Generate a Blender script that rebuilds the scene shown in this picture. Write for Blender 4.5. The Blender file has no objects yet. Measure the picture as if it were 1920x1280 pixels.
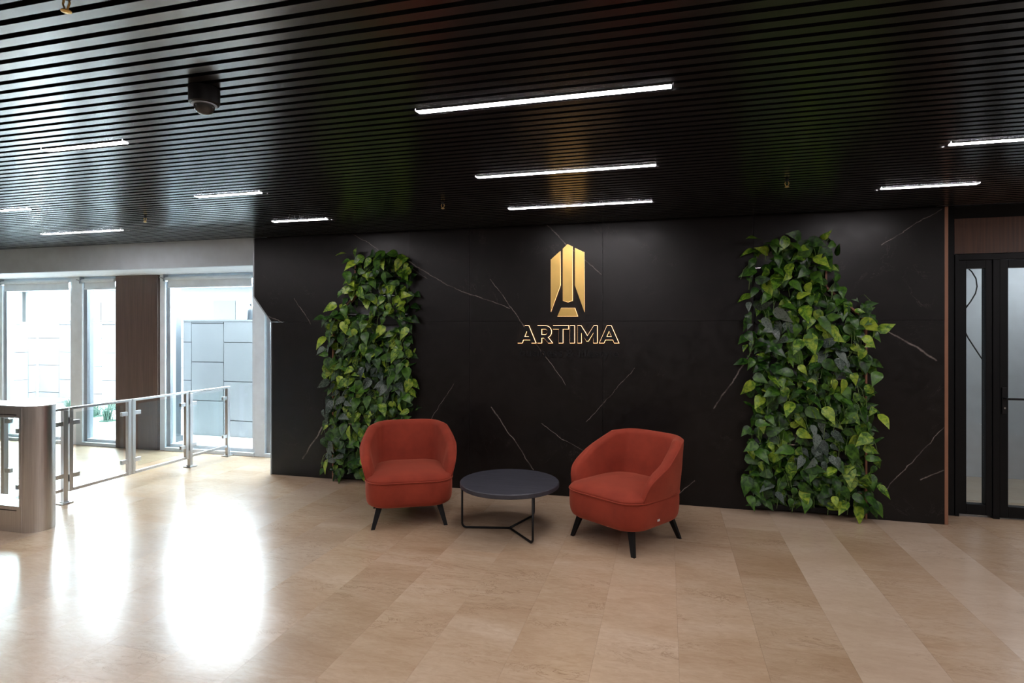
import bpy, bmesh, math, random
from mathutils import Vector, Matrix
R = math.radians
scene = bpy.context.scene
col = scene.collection

# ------------------------------------------------------------------ camera, sky, exposure
YAW = 14.87
cam_d = bpy.data.cameras.new('camera'); cam = bpy.data.objects.new('camera', cam_d); col.objects.link(cam)
cam.location = (0, 0, 1.58); cam.rotation_euler = (R(90), 0, R(YAW))
cam_d.sensor_width = 36.0; cam_d.lens = 36.0*1092/1920; cam_d.shift_y = -25/1920
cam_d.clip_start = 0.05; cam_d.clip_end = 200
scene.camera = cam
world = bpy.data.worlds.new('overcast_sky'); scene.world = world; world.use_nodes = True
bg = world.node_tree.nodes['Background']; bg.inputs[0].default_value = (0.82, 0.92, 1.0, 1); bg.inputs[1].default_value = 48.0
vs = scene.view_settings
vs.view_transform = 'Standard'; vs.look = 'None'; vs.gamma = 1.0; vs.use_curve_mapping = False
vs.exposure = 0.0
LED_STRENGTH = 102.0

# ------------------------------------------------------------------ helpers
def tag(o, label=None, cat=None, group=None, kind=None):
    if label: o['label'] = label
    if cat: o['category'] = cat
    if group: o['group'] = group
    if kind: o['kind'] = kind
    return o
def empty(name, loc=(0,0,0), rz=0):
    o = bpy.data.objects.new(name, None); col.objects.link(o); o.empty_display_size = 0.1
    o.location = loc; o.rotation_euler = (0, 0, rz); return o
class MB:
    def __init__(s): s.v = []; s.f = []
    def add(s, vs_, fs):
        n = len(s.v); s.v += [tuple(p) for p in vs_]; s.f += [tuple(i+n for i in f) for f in fs]; return s
    def box(s, x0, y0, z0, x1, y1, z1):
        x0, x1 = min(x0,x1), max(x0,x1); y0, y1 = min(y0,y1), max(y0,y1); z0, z1 = min(z0,z1), max(z0,z1)
        return s.add([(x0,y0,z0),(x1,y0,z0),(x1,y1,z0),(x0,y1,z0),(x0,y0,z1),(x1,y0,z1),(x1,y1,z1),(x0,y1,z1)],
                     [(0,3,2,1),(4,5,6,7),(0,1,5,4),(1,2,6,5),(2,3,7,6),(3,0,4,7)])
    def prism_xz(s, poly, y0, y1):           # polygon in x,z extruded along y
        a = sum(poly[i][0]*poly[(i+1)%len(poly)][1]-poly[(i+1)%len(poly)][0]*poly[i][1] for i in range(len(poly)))
        if a < 0: poly = poly[::-1]
        n = len(poly)
        vv = [(x,y0,z) for x,z in poly] + [(x,y1,z) for x,z in poly]
        ff = [tuple(range(n)), tuple(range(2*n-1, n-1, -1))] + [(i, i+n, (i+1)%n+n, (i+1)%n) for i in range(n)]
        return s.add(vv, ff)
    def prism_xy(s, poly, z0, z1):
        a = sum(poly[i][0]*poly[(i+1)%len(poly)][1]-poly[(i+1)%len(poly)][0]*poly[i][1] for i in range(len(poly)))
        if a < 0: poly = poly[::-1]
        n = len(poly)
        vv = [(x,y,z0) for x,y in poly] + [(x,y,z1) for x,y in poly]
        ff = [tuple(range(n-1,-1,-1)), tuple(range(n, 2*n))] + [(i, (i+1)%n, (i+1)%n+n, i+n) for i in range(n)]
        return s.add(vv, ff)
    def tube(s, pts, r, n=8, cap=True, closed=False):
        pts = [Vector(p) for p in pts]; m = len(pts); rings = []
        up = Vector((0,0,1)); prev = None
        for i, p in enumerate(pts):
            if closed: t = pts[(i+1)%m]-pts[i-1]
            else: t = pts[min(i+1,m-1)]-pts[max(i-1,0)]
            t.normalize()
            if prev is None:
                a = up if abs(t.dot(up)) < .9 else Vector((1,0,0)); u = (a - t*a.dot(t)).normalized()
            else: u = (prev - t*prev.dot(t)).normalized()
            prev = u; w = t.cross(u); rr = r[i] if isinstance(r, (list,tuple)) else r
            rings.append([p + (u*math.cos(2*math.pi*k/n) + w*math.sin(2*math.pi*k/n))*rr for k in range(n)])
        vv = [q for g in rings for q in g]; ff = []
        for i in range(m if closed else m-1):
            for k in range(n):
                a = i*n+k; b = i*n+(k+1)%n; j = (i+1)%m
                ff.append((a, b, j*n+(k+1)%n, j*n+k))
        if cap and not closed: ff += [tuple(range(n-1,-1,-1)), tuple((m-1)*n+k for k in range(n))]
        return s.add(vv, ff)
    def lathe(s, prof, c=(0,0,0), n=24):      # profile of (radius, z), bottom to top
        vv = []; ff = []
        for r, z in prof:
            for k in range(n):
                a = 2*math.pi*k/n; vv.append((c[0]+r*math.cos(a), c[1]+r*math.sin(a), c[2]+z))
        for i in range(len(prof)-1):
            for k in range(n): ff.append((i*n+k, i*n+(k+1)%n, (i+1)*n+(k+1)%n, (i+1)*n+k))
        ff += [tuple(range(n-1,-1,-1)), tuple((len(prof)-1)*n+k for k in range(n))]
        return s.add(vv, ff)
    def mesh(s, name, mat=None, smooth=False):
        me = bpy.data.meshes.new(name); me.from_pydata(s.v, [], s.f); me.update()
        if mat: me.materials.append(mat)
        if smooth:
            for p in me.polygons: p.use_smooth = True
        return me
    def build(s, name, mat, parent=None, smooth=False, bevel=0, seg=2, auto=None):
        o = bpy.data.objects.new(name, s.mesh(name, mat, smooth)); col.objects.link(o)
        if parent: o.parent = parent
        if bevel:
            m = o.modifiers.new('bevel', 'BEVEL'); m.width = bevel; m.segments = seg; m.limit_method = 'ANGLE'; m.angle_limit = R(40)
        return o
def smooth_by_angle(o, deg=40):
    me = o.data
    bm = bmesh.new(); bm.from_mesh(me)
    for f in bm.faces: f.smooth = True
    for e in bm.edges:
        if len(e.link_faces) == 2 and e.calc_face_angle(0) > R(deg): e.smooth = False
    bm.to_mesh(me); bm.free(); return o
def inst(src_mesh, name, parent, loc=None, mat=None):
    o = bpy.data.objects.new(name, src_mesh); col.objects.link(o); o.parent = parent
    if loc is not None: o.location = loc
    return o

# ------------------------------------------------------------------ materials
class NT:
    def __init__(s, name):
        s.m = bpy.data.materials.new(name); s.m.use_nodes = True; s.t = s.m.node_tree; s.b = s.t.nodes['Principled BSDF']
    def n(s, typ, **kw):
        nd = s.t.nodes.new(typ)
        for k, v in kw.items(): setattr(nd, k, v)
        return nd
    def l(s, a, b): s.t.links.new(a, b)
    def ramp(s, fac, stops, interp='LINEAR'):
        r = s.n('ShaderNodeValToRGB'); r.color_ramp.interpolation = interp
        e = r.color_ramp.elements
        while len(e) < len(stops): e.new(0.5)
        for el, (p, c) in zip(e, stops): el.position = p; el.color = (*c, 1) if len(c) == 3 else c
        s.l(fac, r.inputs[0]); return r.outputs[0]
    def noise(s, vec, scale, detail=4, rough=.5, dist=0):
        n = s.n('ShaderNodeTexNoise'); n.inputs['Scale'].default_value = scale; n.inputs['Detail'].default_value = detail
        n.inputs['Roughness'].default_value = rough; n.inputs['Distortion'].default_value = dist
        if vec is not None: s.l(vec, n.inputs['Vector'])
        return n.outputs['Fac']
    def math(s, op, a, b=None, clamp=False):
        n = s.n('ShaderNodeMath', operation=op); n.use_clamp = clamp
        for i, x in enumerate((a, b)):
            if x is None: continue
            if isinstance(x, (int, float)): n.inputs[i].default_value = x
            else: s.l(x, n.inputs[i])
        return n.outputs[0]
    def vmath(s, op, a, b=None, scale=None):
        n = s.n('ShaderNodeVectorMath', operation=op)
        for i, x in enumerate((a, b)):
            if x is None: continue
            if isinstance(x, (tuple, list, Vector)): n.inputs[i].default_value = x
            else: s.l(x, n.inputs[i])
        if scale is not None:
            if isinstance(scale, (int, float)): n.inputs['Scale'].default_value = scale
            else: s.l(scale, n.inputs['Scale'])
        return n
    def mix(s, fac, a, b, blend='MIX'):
        n = s.n('ShaderNodeMix', data_type='RGBA', blend_type=blend)
        for sock, x in ((n.inputs[0], fac), (n.inputs[6], a), (n.inputs[7], b)):
            if isinstance(x, (int, float)): sock.default_value = x
            elif isinstance(x, (tuple, list)): sock.default_value = (*x, 1) if len(x) == 3 else x
            else: s.l(x, sock)
        return n.outputs[2]
    def bump(s, h, strength=.2, dist=.01):
        b = s.n('ShaderNodeBump'); b.inputs['Strength'].default_value = strength; b.inputs['Distance'].default_value = dist
        s.l(h, b.inputs['Height']); s.l(b.outputs[0], s.b.inputs['Normal'])
    def set(s, **kw):
        for k, v in kw.items():
            sock = s.b.inputs[k.replace('_', ' ')]
            if isinstance(v, (int, float)): sock.default_value = v
            elif isinstance(v, tuple): sock.default_value = (*v, 1) if len(v) == 3 else v
            else: s.l(v, sock)
        return s
def plain(name, c, rough=.5, metal=0, var=.0, spec=.5, scale=8):
    t = NT(name); t.set(Roughness=rough, Metallic=metal)
    t.b.inputs['Specular IOR Level'].default_value = spec
    g = t.n('ShaderNodeNewGeometry').outputs['Position']
    v = max(var, .05)
    f = t.noise(g, scale, 3)
    t.set(Base_Color=t.ramp(f, [(.3, tuple(x*(1-v) for x in c)), (.7, tuple(min(1, x*(1+v)) for x in c))]))
    return t.m
def emit(name, c, strength):
    t = NT(name); t.set(Base_Color=(0.8,0.8,0.8)); t.b.inputs['Emission Color'].default_value = (*c, 1); t.b.inputs['Emission Strength'].default_value = strength
    return t.m
def glass_mat(name, tint=(.93,.97,.97), gloss=.06, edge=.35):
    m = bpy.data.materials.new(name); m.use_nodes = True; t = m.node_tree; t.nodes.clear()
    out = t.nodes.new('ShaderNodeOutputMaterial'); mx = t.nodes.new('ShaderNodeMixShader')
    tr = t.nodes.new('ShaderNodeBsdfTransparent'); tr.inputs[0].default_value = (*tint, 1)
    gl = t.nodes.new('ShaderNodeBsdfGlossy'); gl.inputs['Roughness'].default_value = .01
    lw = t.nodes.new('ShaderNodeLayerWeight'); pw = t.nodes.new('ShaderNodeMath'); pw.operation = 'POWER'; pw.inputs[1].default_value = 5.0
    ad = t.nodes.new('ShaderNodeMath'); ad.operation = 'MULTIPLY_ADD'; ad.inputs[1].default_value = .94; ad.inputs[2].default_value = gloss*.6
    t.links.new(lw.outputs['Facing'], pw.inputs[0]); t.links.new(pw.outputs[0], ad.inputs[0])
    t.links.new(ad.outputs[0], mx.inputs[0]); t.links.new(tr.outputs[0], mx.inputs[1]); t.links.new(gl.outputs[0], mx.inputs[2])
    t.links.new(mx.outputs[0], out.inputs[0]); return m

def mat_floor():
    t = NT('beige_marble')
    p = t.n('ShaderNodeNewGeometry').outputs['Position']
    oi = t.n('ShaderNodeObjectInfo').outputs['Random']
    off = t.n('ShaderNodeCombineXYZ'); t.l(t.math('MULTIPLY', oi, 37.0), off.inputs[0]); t.l(t.math('MULTIPLY', oi, 91.0), off.inputs[2])
    v = t.vmath('ADD', p, off.outputs[0]).outputs[0]
    mp = t.n('ShaderNodeMapping'); mp.inputs['Scale'].default_value = (.55, 1.7, 1.0); mp.inputs['Rotation'].default_value = (0, 0, R(12)); t.l(v, mp.inputs['Vector']); w = mp.outputs[0]
    big = t.noise(w, 1.5, 6, .62, .5)
    fine = t.noise(w, 26, 8, .72, .8)
    base = t.ramp(big, [(.28, (.385,.258,.158)), (.5, (.470,.340,.226)), (.74, (.540,.415,.300))])
    c = t.mix(t.ramp(fine, [(.34, (0,0,0)), (.60, (1,1,1))]), t.mix(.30, base, (.24,.14,.07)), base)
    vn = t.noise(w, 3.6, 9, .68, .9)
    vein = t.ramp(t.math('ABSOLUTE', t.math('SUBTRACT', vn, .5)), [(0.0, (1,1,1)), (.012, (0,0,0))])
    patch = t.ramp(t.noise(w, 1.9, 4, .6), [(.46, (0,0,0)), (.60, (1,1,1))])
    c = t.mix(t.math('MULTIPLY', t.math('MULTIPLY', vein, patch), .6), c, (.20,.115,.06))
    oc = t.n('ShaderNodeSeparateColor'); t.l(t.n('ShaderNodeObjectInfo').outputs['Color'], oc.inputs[0])
    grey = t.math('MULTIPLY', oc.outputs[1], .5)
    c = t.mix(grey, c, (.50,.425,.35))
    tone = t.math('ADD', t.math('MULTIPLY', oc.outputs[0], .24), .86)
    c = t.vmath('SCALE', c, scale=tone).outputs[0]
    t.set(Base_Color=c, Roughness=t.ramp(t.noise(p, 2.5, 5), [(.3, (.225,)*3), (.7, (.266,)*3)]))
    t.b.inputs['IOR'].default_value = 1.72
    t.bump(t.noise(p, 5, 3), .045, .02)
    return t.m

def wallpt(u, v, Y=5.42):                     # a point on a plane of constant depth, used to plan where veins run
    s_, c_ = math.sin(R(YAW)), math.cos(R(YAW)); k = (u-960)/1092; t = Y/(c_+k*s_)
    return (t*(-s_+k*c_), 1.58-(v-615)/1092*t)
VEINS = [((1022,420),(1062,456),.004),((1062,456),(1128,516),.003),((920,524),(982,612),.003),((982,612),(1062,720),.002),((922,764),(1001,880),.004),
         ((1015,795),(1100,852),.002),((1630,604),(1700,640),.005),((1700,640),(1756,674),.006),((1409,662),(1337,765),.005),((767,491),(838,534),.004),((838,534),(955,578),.003),
         ((1765,392),(1655,458),.003),((1772,798),(1655,925),.003),((1770,881),(1727,898),.004),((607,796),(568,860),.006),((552,560),(583,606),.003),((800,520),(640,425),.002),
         ((1190,690),(1100,790),.002),((500,590),(530,606),.003),((850,720),(800,800),.002),((1300,900),(1250,950),.003)]
def mat_stone():
    t = NT('dark_vein_stone')
    p = t.n('ShaderNodeNewGeometry').outputs['Position']
    nz = t.n('ShaderNodeTexNoise'); nz.inputs['Scale'].default_value = 4; nz.inputs['Detail'].default_value = 6; nz.inputs['Roughness'].default_value = .65
    t.l(p, nz.inputs['Vector'])
    d = t.vmath('SCALE', t.vmath('SUBTRACT', nz.outputs['Color'], (.5,.5,.5)).outputs[0], scale=.07).outputs[0]
    q = t.vmath('MULTIPLY', t.vmath('ADD', p, d).outputs[0], (1,0,1)).outputs[0]
    total = None
    for a, b, w in VEINS:
        ax, az = wallpt(*a); bx, bz = wallpt(*b)
        A = Vector((ax,0,az)); B = Vector((bx,0,bz)); ba = B-A
        pa = t.vmath('SUBTRACT', q, A).outputs[0]
        h = t.math('ADD', t.vmath('DOT_PRODUCT', pa, ba/ba.length_squared).outputs['Value'], 0.0, clamp=True)
        dd = t.vmath('LENGTH', t.vmath('SUBTRACT', pa, t.vmath('SCALE', ba, scale=h).outputs[0]).outputs[0]).outputs['Value']
        mr = t.n('ShaderNodeMapRange'); mr.inputs['From Min'].default_value = 0; mr.inputs['From Max'].default_value = w*1.6
        mr.inputs['To Min'].default_value = 1; mr.inputs['To Max'].default_value = 0; t.l(dd, mr.inputs['Value'])
        total = mr.outputs[0] if total is None else t.math('MAXIMUM', total, mr.outputs[0])
    brk = t.ramp(t.noise(p, 9, 4), [(.36, (.25,)*3), (.58, (1,1,1))])
    strong = t.math('MULTIPLY', total, brk)
    vn = t.noise(p, 1.3, 8, .66, 2.2)
    thin = t.math('MULTIPLY', t.ramp(t.math('ABSOLUTE', t.math('SUBTRACT', vn, .5)), [(0, (1,1,1)), (.004, (0,0,0))]),
                  t.ramp(t.noise(p, 2.7, 3), [(.56, (0,0,0)), (.7, (1,1,1))]))
    m = t.math('MAXIMUM', strong, t.math('MULTIPLY', thin, .22))
    base = t.ramp(t.noise(p, 5, 8, .7), [(.3, (.0032,.0025,.0022)), (.7, (.0075,.0059,.0054))])
    t.set(Base_Color=t.mix(m, base, (.22,.19,.17)), Roughness=t.ramp(t.noise(p, 20, 4), [(.3, (.30,)*3), (.7, (.40,)*3)]))
    t.b.inputs['Specular IOR Level'].default_value = .30
    return t.m
def mat_wood(name, c1, c2, rough=.45):
    t = NT(name); p = t.n('ShaderNodeNewGeometry').outputs['Position']
    mp = t.n('ShaderNodeMapping'); mp.inputs['Scale'].default_value = (60, 60, 1.6); t.l(p, mp.inputs['Vector'])
    f = t.noise(mp.outputs[0], 1.0, 6, .6, .4)
    t.set(Base_Color=t.ramp(f, [(.3, c1), (.7, c2)]), Roughness=rough); t.bump(f, .1, .002); return t.m
def mat_velvet():
    t = NT('rust_velvet'); tc = t.n('ShaderNodeTexCoord').outputs['Object']
    f = t.noise(tc, 5, 5, .6); fine = t.noise(tc, 420, 2)
    c = t.ramp(f, [(.3, (.205,.027,.0130)), (.7, (.280,.039,.0185))])
    t.set(Base_Color=c, Roughness=.85); t.b.inputs['Specular IOR Level'].default_value = .25
    t.b.inputs['Sheen Weight'].default_value = .35; t.b.inputs['Sheen Roughness'].default_value = .4
    t.b.inputs['Sheen Tint'].default_value = (.9,.35,.22,1)
    t.bump(fine, .25, .002); return t.m
def mat_steel():
    t = NT('brushed_steel'); p = t.n('ShaderNodeTexCoord').outputs['Object']
    mp = t.n('ShaderNodeMapping'); mp.inputs['Scale'].default_value = (220, 220, 3); t.l(p, mp.inputs['Vector'])
    f = t.noise(mp.outputs[0], 1, 3)
    t.set(Base_Color=t.ramp(f, [(.3, (.58,.57,.565)), (.7, (.72,.71,.70))]), Metallic=1.0, Roughness=.30); return t.m
def mat_tabletop():
    t = NT('dark_ash_veneer'); p = t.n('ShaderNodeTexCoord').outputs['Object']
    mp = t.n('ShaderNodeMapping'); mp.inputs['Scale'].default_value = (3, 34, 10); mp.inputs['Rotation'].default_value = (0,0,R(20)); t.l(p, mp.inputs['Vector'])
    f = t.noise(mp.outputs[0], 1, 6, .6, .6)
    t.set(Base_Color=t.ramp(f, [(.3, (.018,.019,.026)), (.7, (.042,.043,.055))]), Roughness=.55); t.bump(f, .15, .002); return t.m
def mat_leaf(name, c_dark, c_mid, c_light, lo, hi, scale, spots=False):
    t = NT(name); tc = t.n('ShaderNodeTexCoord').outputs['Object']; oi = t.n('ShaderNodeObjectInfo').outputs['Random']
    off = t.n('ShaderNodeCombineXYZ'); t.l(t.math('MULTIPLY', oi, 55.0), off.inputs[0])
    v = t.vmath('ADD', tc, off.outputs[0]).outputs[0]
    f = t.noise(v, scale, 4, .6, .8)
    f2 = t.math('ADD', f, t.math('MULTIPLY', t.math('SUBTRACT', oi, .5), .22))
    c = t.ramp(f2, [(lo-.12, c_dark), (lo, c_mid), (hi, c_light)])
    sx = t.n('ShaderNodeSeparateXYZ'); t.l(tc, sx.inputs[0])
    rib = t.ramp(t.math('ABSOLUTE', sx.outputs[0]), [(0, (1,1,1)), (.004, (0,0,0))])
    c = t.mix(t.math('MULTIPLY', rib, .3), c, tuple(min(1,x*1.6+.02) for x in c_mid))
    t.set(Base_Color=c, Roughness=.36); t.b.inputs['Specular IOR Level'].default_value = .32
    return t.m
M = {}
M['floor'] = mat_floor(); M['stone'] = mat_stone(); M['velvet'] = mat_velvet(); M['steel'] = mat_steel(); M['tabletop'] = mat_tabletop()
M['grout'] = plain('floor_joint', (.16,.12,.08), .8)
M['slat'] = plain('black_slat_metal', (.009,.0092,.010), .23, 0, .08)
M['slat'].node_tree.nodes['Principled BSDF'].inputs['IOR'].default_value = 2.05
M['plenum'] = plain('black_plenum', (.004,.004,.004), .9)
M['fascia'] = plain('grey_plaster', (.49,.56,.61), .8, 0, .03)
M['white'] = plain('white_plaster', (.78,.84,.88), .7, 0, .02)
M['frame_white'] = plain('white_window_frame', (.80,.88,.94), .35, 0, .02)
M['alu'] = plain('grey_aluminium', (.36,.39,.42), .35, .6)
M['wood_dark'] = mat_wood('dark_walnut', (.050,.030,.024), (.095,.060,.047))
M['wood_brown'] = mat_wood('brown_walnut', (.045,.018,.008), (.105,.045,.020))
M['trim_brown'] = plain('copper_brown_trim', (.24,.11,.062), .4)
M['black'] = plain('black_powder_coat', (.005,.005,.0055), .45, spec=.25)
M['black_door'] = plain('black_door_frame', (.0035,.004,.0045), .42, spec=.2)
M['glass'] = glass_mat('clear_glass')
M['led'] = emit('led_diffuser', (1.0, .93, .955), LED_STRENGTH)
M['warm_led'] = emit('warm_acrylic', (1.0, .55, .24), 3.2)
M['gold'] = plain('satin_gold', (.78,.52,.16), .36, .85)
M['letter_black'] = plain('black_acrylic', (.0035,.0035,.004), .45, spec=.3)
M['backing'] = plain('grey_felt', (.30,.31,.32), .8, 0, .15, scale=60)
M['leaf_green'] = mat_leaf('pothos_green', (.004,.016,.003), (.014,.052,.006), (.060,.145,.013), .45, .68, 22)
M['leaf_lime'] = mat_leaf('pothos_variegated', (.012,.042,.004), (.060,.145,.010), (.270,.360,.034), .42, .66, 30)
M['leaf_silver'] = mat_leaf('satin_pothos', (.010,.022,.014), (.026,.045,.032), (.105,.135,.110), .45, .60, 90)
M['stem'] = plain('green_stem', (.09,.15,.03), .6)
M['paving'] = plain('white_paving', (.80,.80,.80), .8, 0, .05)
M['tile_out'] = plain('pale_stone_cladding', (.19,.195,.20), .7, 0, .05, scale=3)
M['joint_out'] = plain('cladding_joint', (.02,.02,.021), .9)
M['render_out'] = plain('pale_render', (.45,.45,.46), .9)
M['grass'] = plain('blue_green_grass', (.016,.05,.03), .6, 0, .3, scale=20)
M['grey_post'] = plain('blue_grey_steel', (.035,.042,.05), .5)
M['far_white'] = plain('far_white_wall', (.05,.052,.054), .9)
M['far_grey'] = plain('far_grey_panel', (.016,.018,.018), .8)
M['rock'] = plain('grey_rock', (.18,.18,.18), .9, 0, .3, scale=30)
M['chrome'] = plain('silver_metal', (.6,.6,.6), .2, 1)
M['brass'] = plain('brass', (.65,.42,.14), .3, 1)
M['dome'] = plain('smoked_dome', (.03,.03,.03), .06)
M['cable'] = plain('black_cable', (.006,.006,.006), .5)
M['corridor'] = plain('corridor_white', (.66,.68,.72), .8, 0, .02)
M['back_paint'] = plain('grey_room_paint', (.22,.21,.20), .8)
M['lamp_body'] = plain('dark_lamp_body', (.02,.02,.02), .5)
M['silver_tag'] = plain('silver_tag', (.5,.48,.46), .4)

# ------------------------------------------------------------------ key dimensions
YW, YG, YD = 5.42, 6.15, 5.72          # stone wall face, window plane, door plane
ZC, ZS = 2.55, 2.27                    # slat underside, soffit over the windows
XL, XR, YB = -11.2, 5.0, -3.6

# ------------------------------------------------------------------ floor
floor = MB().box(XL, YB, -.10, XR, YG+.1, -.012).build('floor', M['grout']); tag(floor, 'polished beige marble floor of long planks', 'floor', kind='structure')
rng = random.Random(5)
TW, TL = .395, 1.8
plank = MB().box(-TW/2+.0003, -TL/2+.0003, -.012, TW/2-.0003, TL/2-.0003, 0).mesh('tile', M['floor'])
i0 = math.floor((XL-.056)/TW)
known = {0: 4.908-.4, 1: 4.908, 5: 4.34, -1: 3.587}
TONES = {0: (.5, .05), (1, False): (.10, .0), (1, True): (.62, .45), 2: (.60, .6), 3: (.22, .0), 4: (.62, .7), 5: (.22, .05), -1: (.6, .1), -2: (.45, 0), -3: (.5, .05)}   # the planks in front of the door differ clearly in tone
for i in range(i0, math.ceil((XR-.056)/TW)):
    xc = .056+TW*(i+.5)
    ph = known.get(i, rng.uniform(0, TL))
    k0 = math.floor((YB-ph)/TL)
    for k in range(k0, k0+8):
        y0 = max(YB, ph+k*TL); y1 = min(YG+.1, ph+(k+1)*TL)
        xa = max(XL, xc-TW/2); xb = min(XR, xc+TW/2)
        if y1-y0 < .05 or xb-xa < .05: continue
        if y1-y0 > TL-.001 and xb-xa > TW-.001: o = inst(plank, 'tile', floor, (xc, (y0+y1)/2, 0))
        else: o = MB().box(xa+.0003, y0+.0003, -.012, xb-.0003, y1-.0003, 0).build('tile', M['floor'], floor)
        tn, gr = TONES.get((i, (y0+y1)/2 > ph) if i == 1 else i, (rng.uniform(.3, .75), max(0, rng.uniform(-.5, .7))))
        o.color = (min(1, max(0, tn+rng.uniform(-.08, .08))), gr, 0, 1)

# ------------------------------------------------------------------ slat ceiling with lights set between the slats
P = .0675
ceiling = MB().box(XL, YB, ZC+.11, XR, YG+.1, ZC+.15).box(XL, YB, ZC+.06, XR, YW-.01, ZC+.10).build('ceiling', M['plenum']); tag(ceiling, 'black slatted ceiling above the lobby', 'ceiling', kind='structure')
def ys(n): return 2.42+n*P
ROWS = {'front': ys(0), 'middle': ys(17), 'wall': ys(32)}
lamps = [  # x0, x1, slat number, label
    (-1.08, .02, 0, 'long linear ceiling light nearest the viewer, above the coffee table'),
    (-3.28, -2.73, 0, 'short linear ceiling light beside the dome camera'),
    (-1.18, -.06, 17, 'long linear ceiling light, middle of the three above the armchairs'),
    (-3.36, -2.81, 17, 'short linear ceiling light between the dome camera and the stone wall'),
    (-6.10, -5.01, 17, 'linear ceiling light cut by the left edge of the photo'),
    (1.446, 2.03, 17, 'linear ceiling light cut by the right edge of the photo'),
    (-1.24, -.107, 32, 'long linear ceiling light closest to the stone wall, above the gold emblem'),
    (-3.47, -2.92, 32, 'short linear ceiling light near the left end of the stone wall'),
    (-6.24, -5.21, 32, 'linear ceiling light next to the grey bulkhead over the windows'),
    (1.443, 2.02, 32, 'short linear ceiling light by the wood panel over the glass door')]
for n, rw in ((-17, 'overhead'), (-33, 'in the first row behind the viewer'), (-50, 'in the second row behind the viewer')):
    for x0, x1, wh in ((-1.1, 0, 'long centre'), (-3.3, -2.75, 'short left'), (1.45, 2.02, 'short right'), (-6.1, -5.0, 'long far left'), (3.6, 4.7, 'long far right')):
        lamps.append((x0, x1, n, wh + ' linear ceiling light ' + rw))
lamps += [(3.6, 4.7, n, 'long linear ceiling light out of view to the right, ' + wh) for n, wh in ((0, 'level with the dome camera'), (17, 'middle row'), (32, 'row by the door'))]
lamps += [(-6.1, -5.0, 0, 'long linear ceiling light out of view to the left'), (1.45, 2.02, 0, 'short linear ceiling light just out of view to the right')]
byrow = {}
for l in lamps: byrow.setdefault(l[2], []).append(l)
SW = .0415
nmin = math.ceil((YB+.05-2.42)/P); nmax = math.floor((YW-.03-2.42)/P)
full = MB().box(XL+.01, -SW/2, 0, XR-.01, SW/2, .055).mesh('slat', M['slat'])
for n in range(nmin, nmax+1):
    y = ys(n)
    if n not in byrow: inst(full, 'slat', ceiling, (0, y, ZC)); continue
    xs = XL+.01
    for l in sorted(byrow[n]):
        MB().box(xs, y-SW/2, ZC, l[0]-.004, y+SW/2, ZC+.055).build('slat', M['slat'], ceiling); xs = l[1]+.004
    MB().box(xs, y-SW/2, ZC, XR-.01, y+SW/2, ZC+.055).build('slat', M['slat'], ceiling)
for x0, x1, n, lab in lamps:
    y = ys(n); t = empty('linear_light', ((x0+x1)/2, y, ZC)); h = (x1-x0)/2
    tag(t, lab, 'ceiling light', 'recessed linear ceiling lights')
    MB().box(-h, -.021, .012, h, .021, .058).box(-h, -.021, -.001, h, -.0185, .012).box(-h, .0185, -.001, h, .021, .012).build('housing', M['lamp_body'], t)
    MB().box(-h+.003, -.0183, -.002, h-.003, .0183, .011).build('diffuser', M['led'], t)

# ------------------------------------------------------------------ stone wall with two planted niches
xa, xb, xc_, xd = -4.126, -4.347, -3.37, -3.109
xe, xf, xg, xh, xi = -2.515, .729, 1.289, 1.59, 2.161
zj, zk, zt, zn = 1.645, 1.925, 2.255, 2.56
wall = MB()
wall.box(xa+.05, YW+.14, 0, xi, YW+.20, zn+.05).box(xb+.05, YW+.145, zk, xa+.06, YW+.19, zn+.05)
wall = wall.build('wall_front', M['plenum']); tag(wall, 'dark veined stone feature wall behind the armchairs', 'wall', kind='structure')
g = .0012
def slab(poly, y0=YW, y1=YW+.02):
    cx = sum(p[0] for p in poly)/len(poly); cz = sum(p[1] for p in poly)/len(poly)
    return MB().prism_xz(poly, y0, y1).build('stone_panel', M['stone'], wall)
def rect(x0, x1, z0, z1): return [(x0+g, z0+g), (x1-g, z0+g), (x1-g, z1-g), (x0+g, z1-g)]
slab(rect(xa, xc_, 0, zj))
for a, b in ((xe, -1.87), (-1.87, -.571), (-.571, xf), (xh, xi)): slab(rect(a, b, 0, zj))
slab([(xa, zj+g), (xc_, zj+g), (xd, zk), (xd, zt), (xe-g, zt), (xe-g, zn), (xb, zn), (xb, zk)])
for a, b in ((xe, -1.87), (-1.87, -.571), (-.571, xf)): slab(rect(a, b, zj, zn))
slab([(xf+g, zt), (xg, zt), (xg, zk), (xh, zj+g), (xi, zj+g), (xi, zn), (xf+g, zn)])
# niche cheeks so that the recess is a real one
ck = MB()
for x in (xa+.002, xc_-.02, xe, xf-.02, xh, ): ck.box(x, YW+.02, 0, x+.018, YW+.14, zj)
for x in (xe, xf-.02): ck.box(x, YW+.02, zj, x+.018, YW+.14, zt)
ck.box(xd-.3, YW+.02, zt+.002, xe, YW+.14, zt+.02).box(xf, YW+.02, zt+.002, xg+.2, YW+.14, zt+.02)
ck.build('niche_cheek', M['plenum'], wall)
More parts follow.
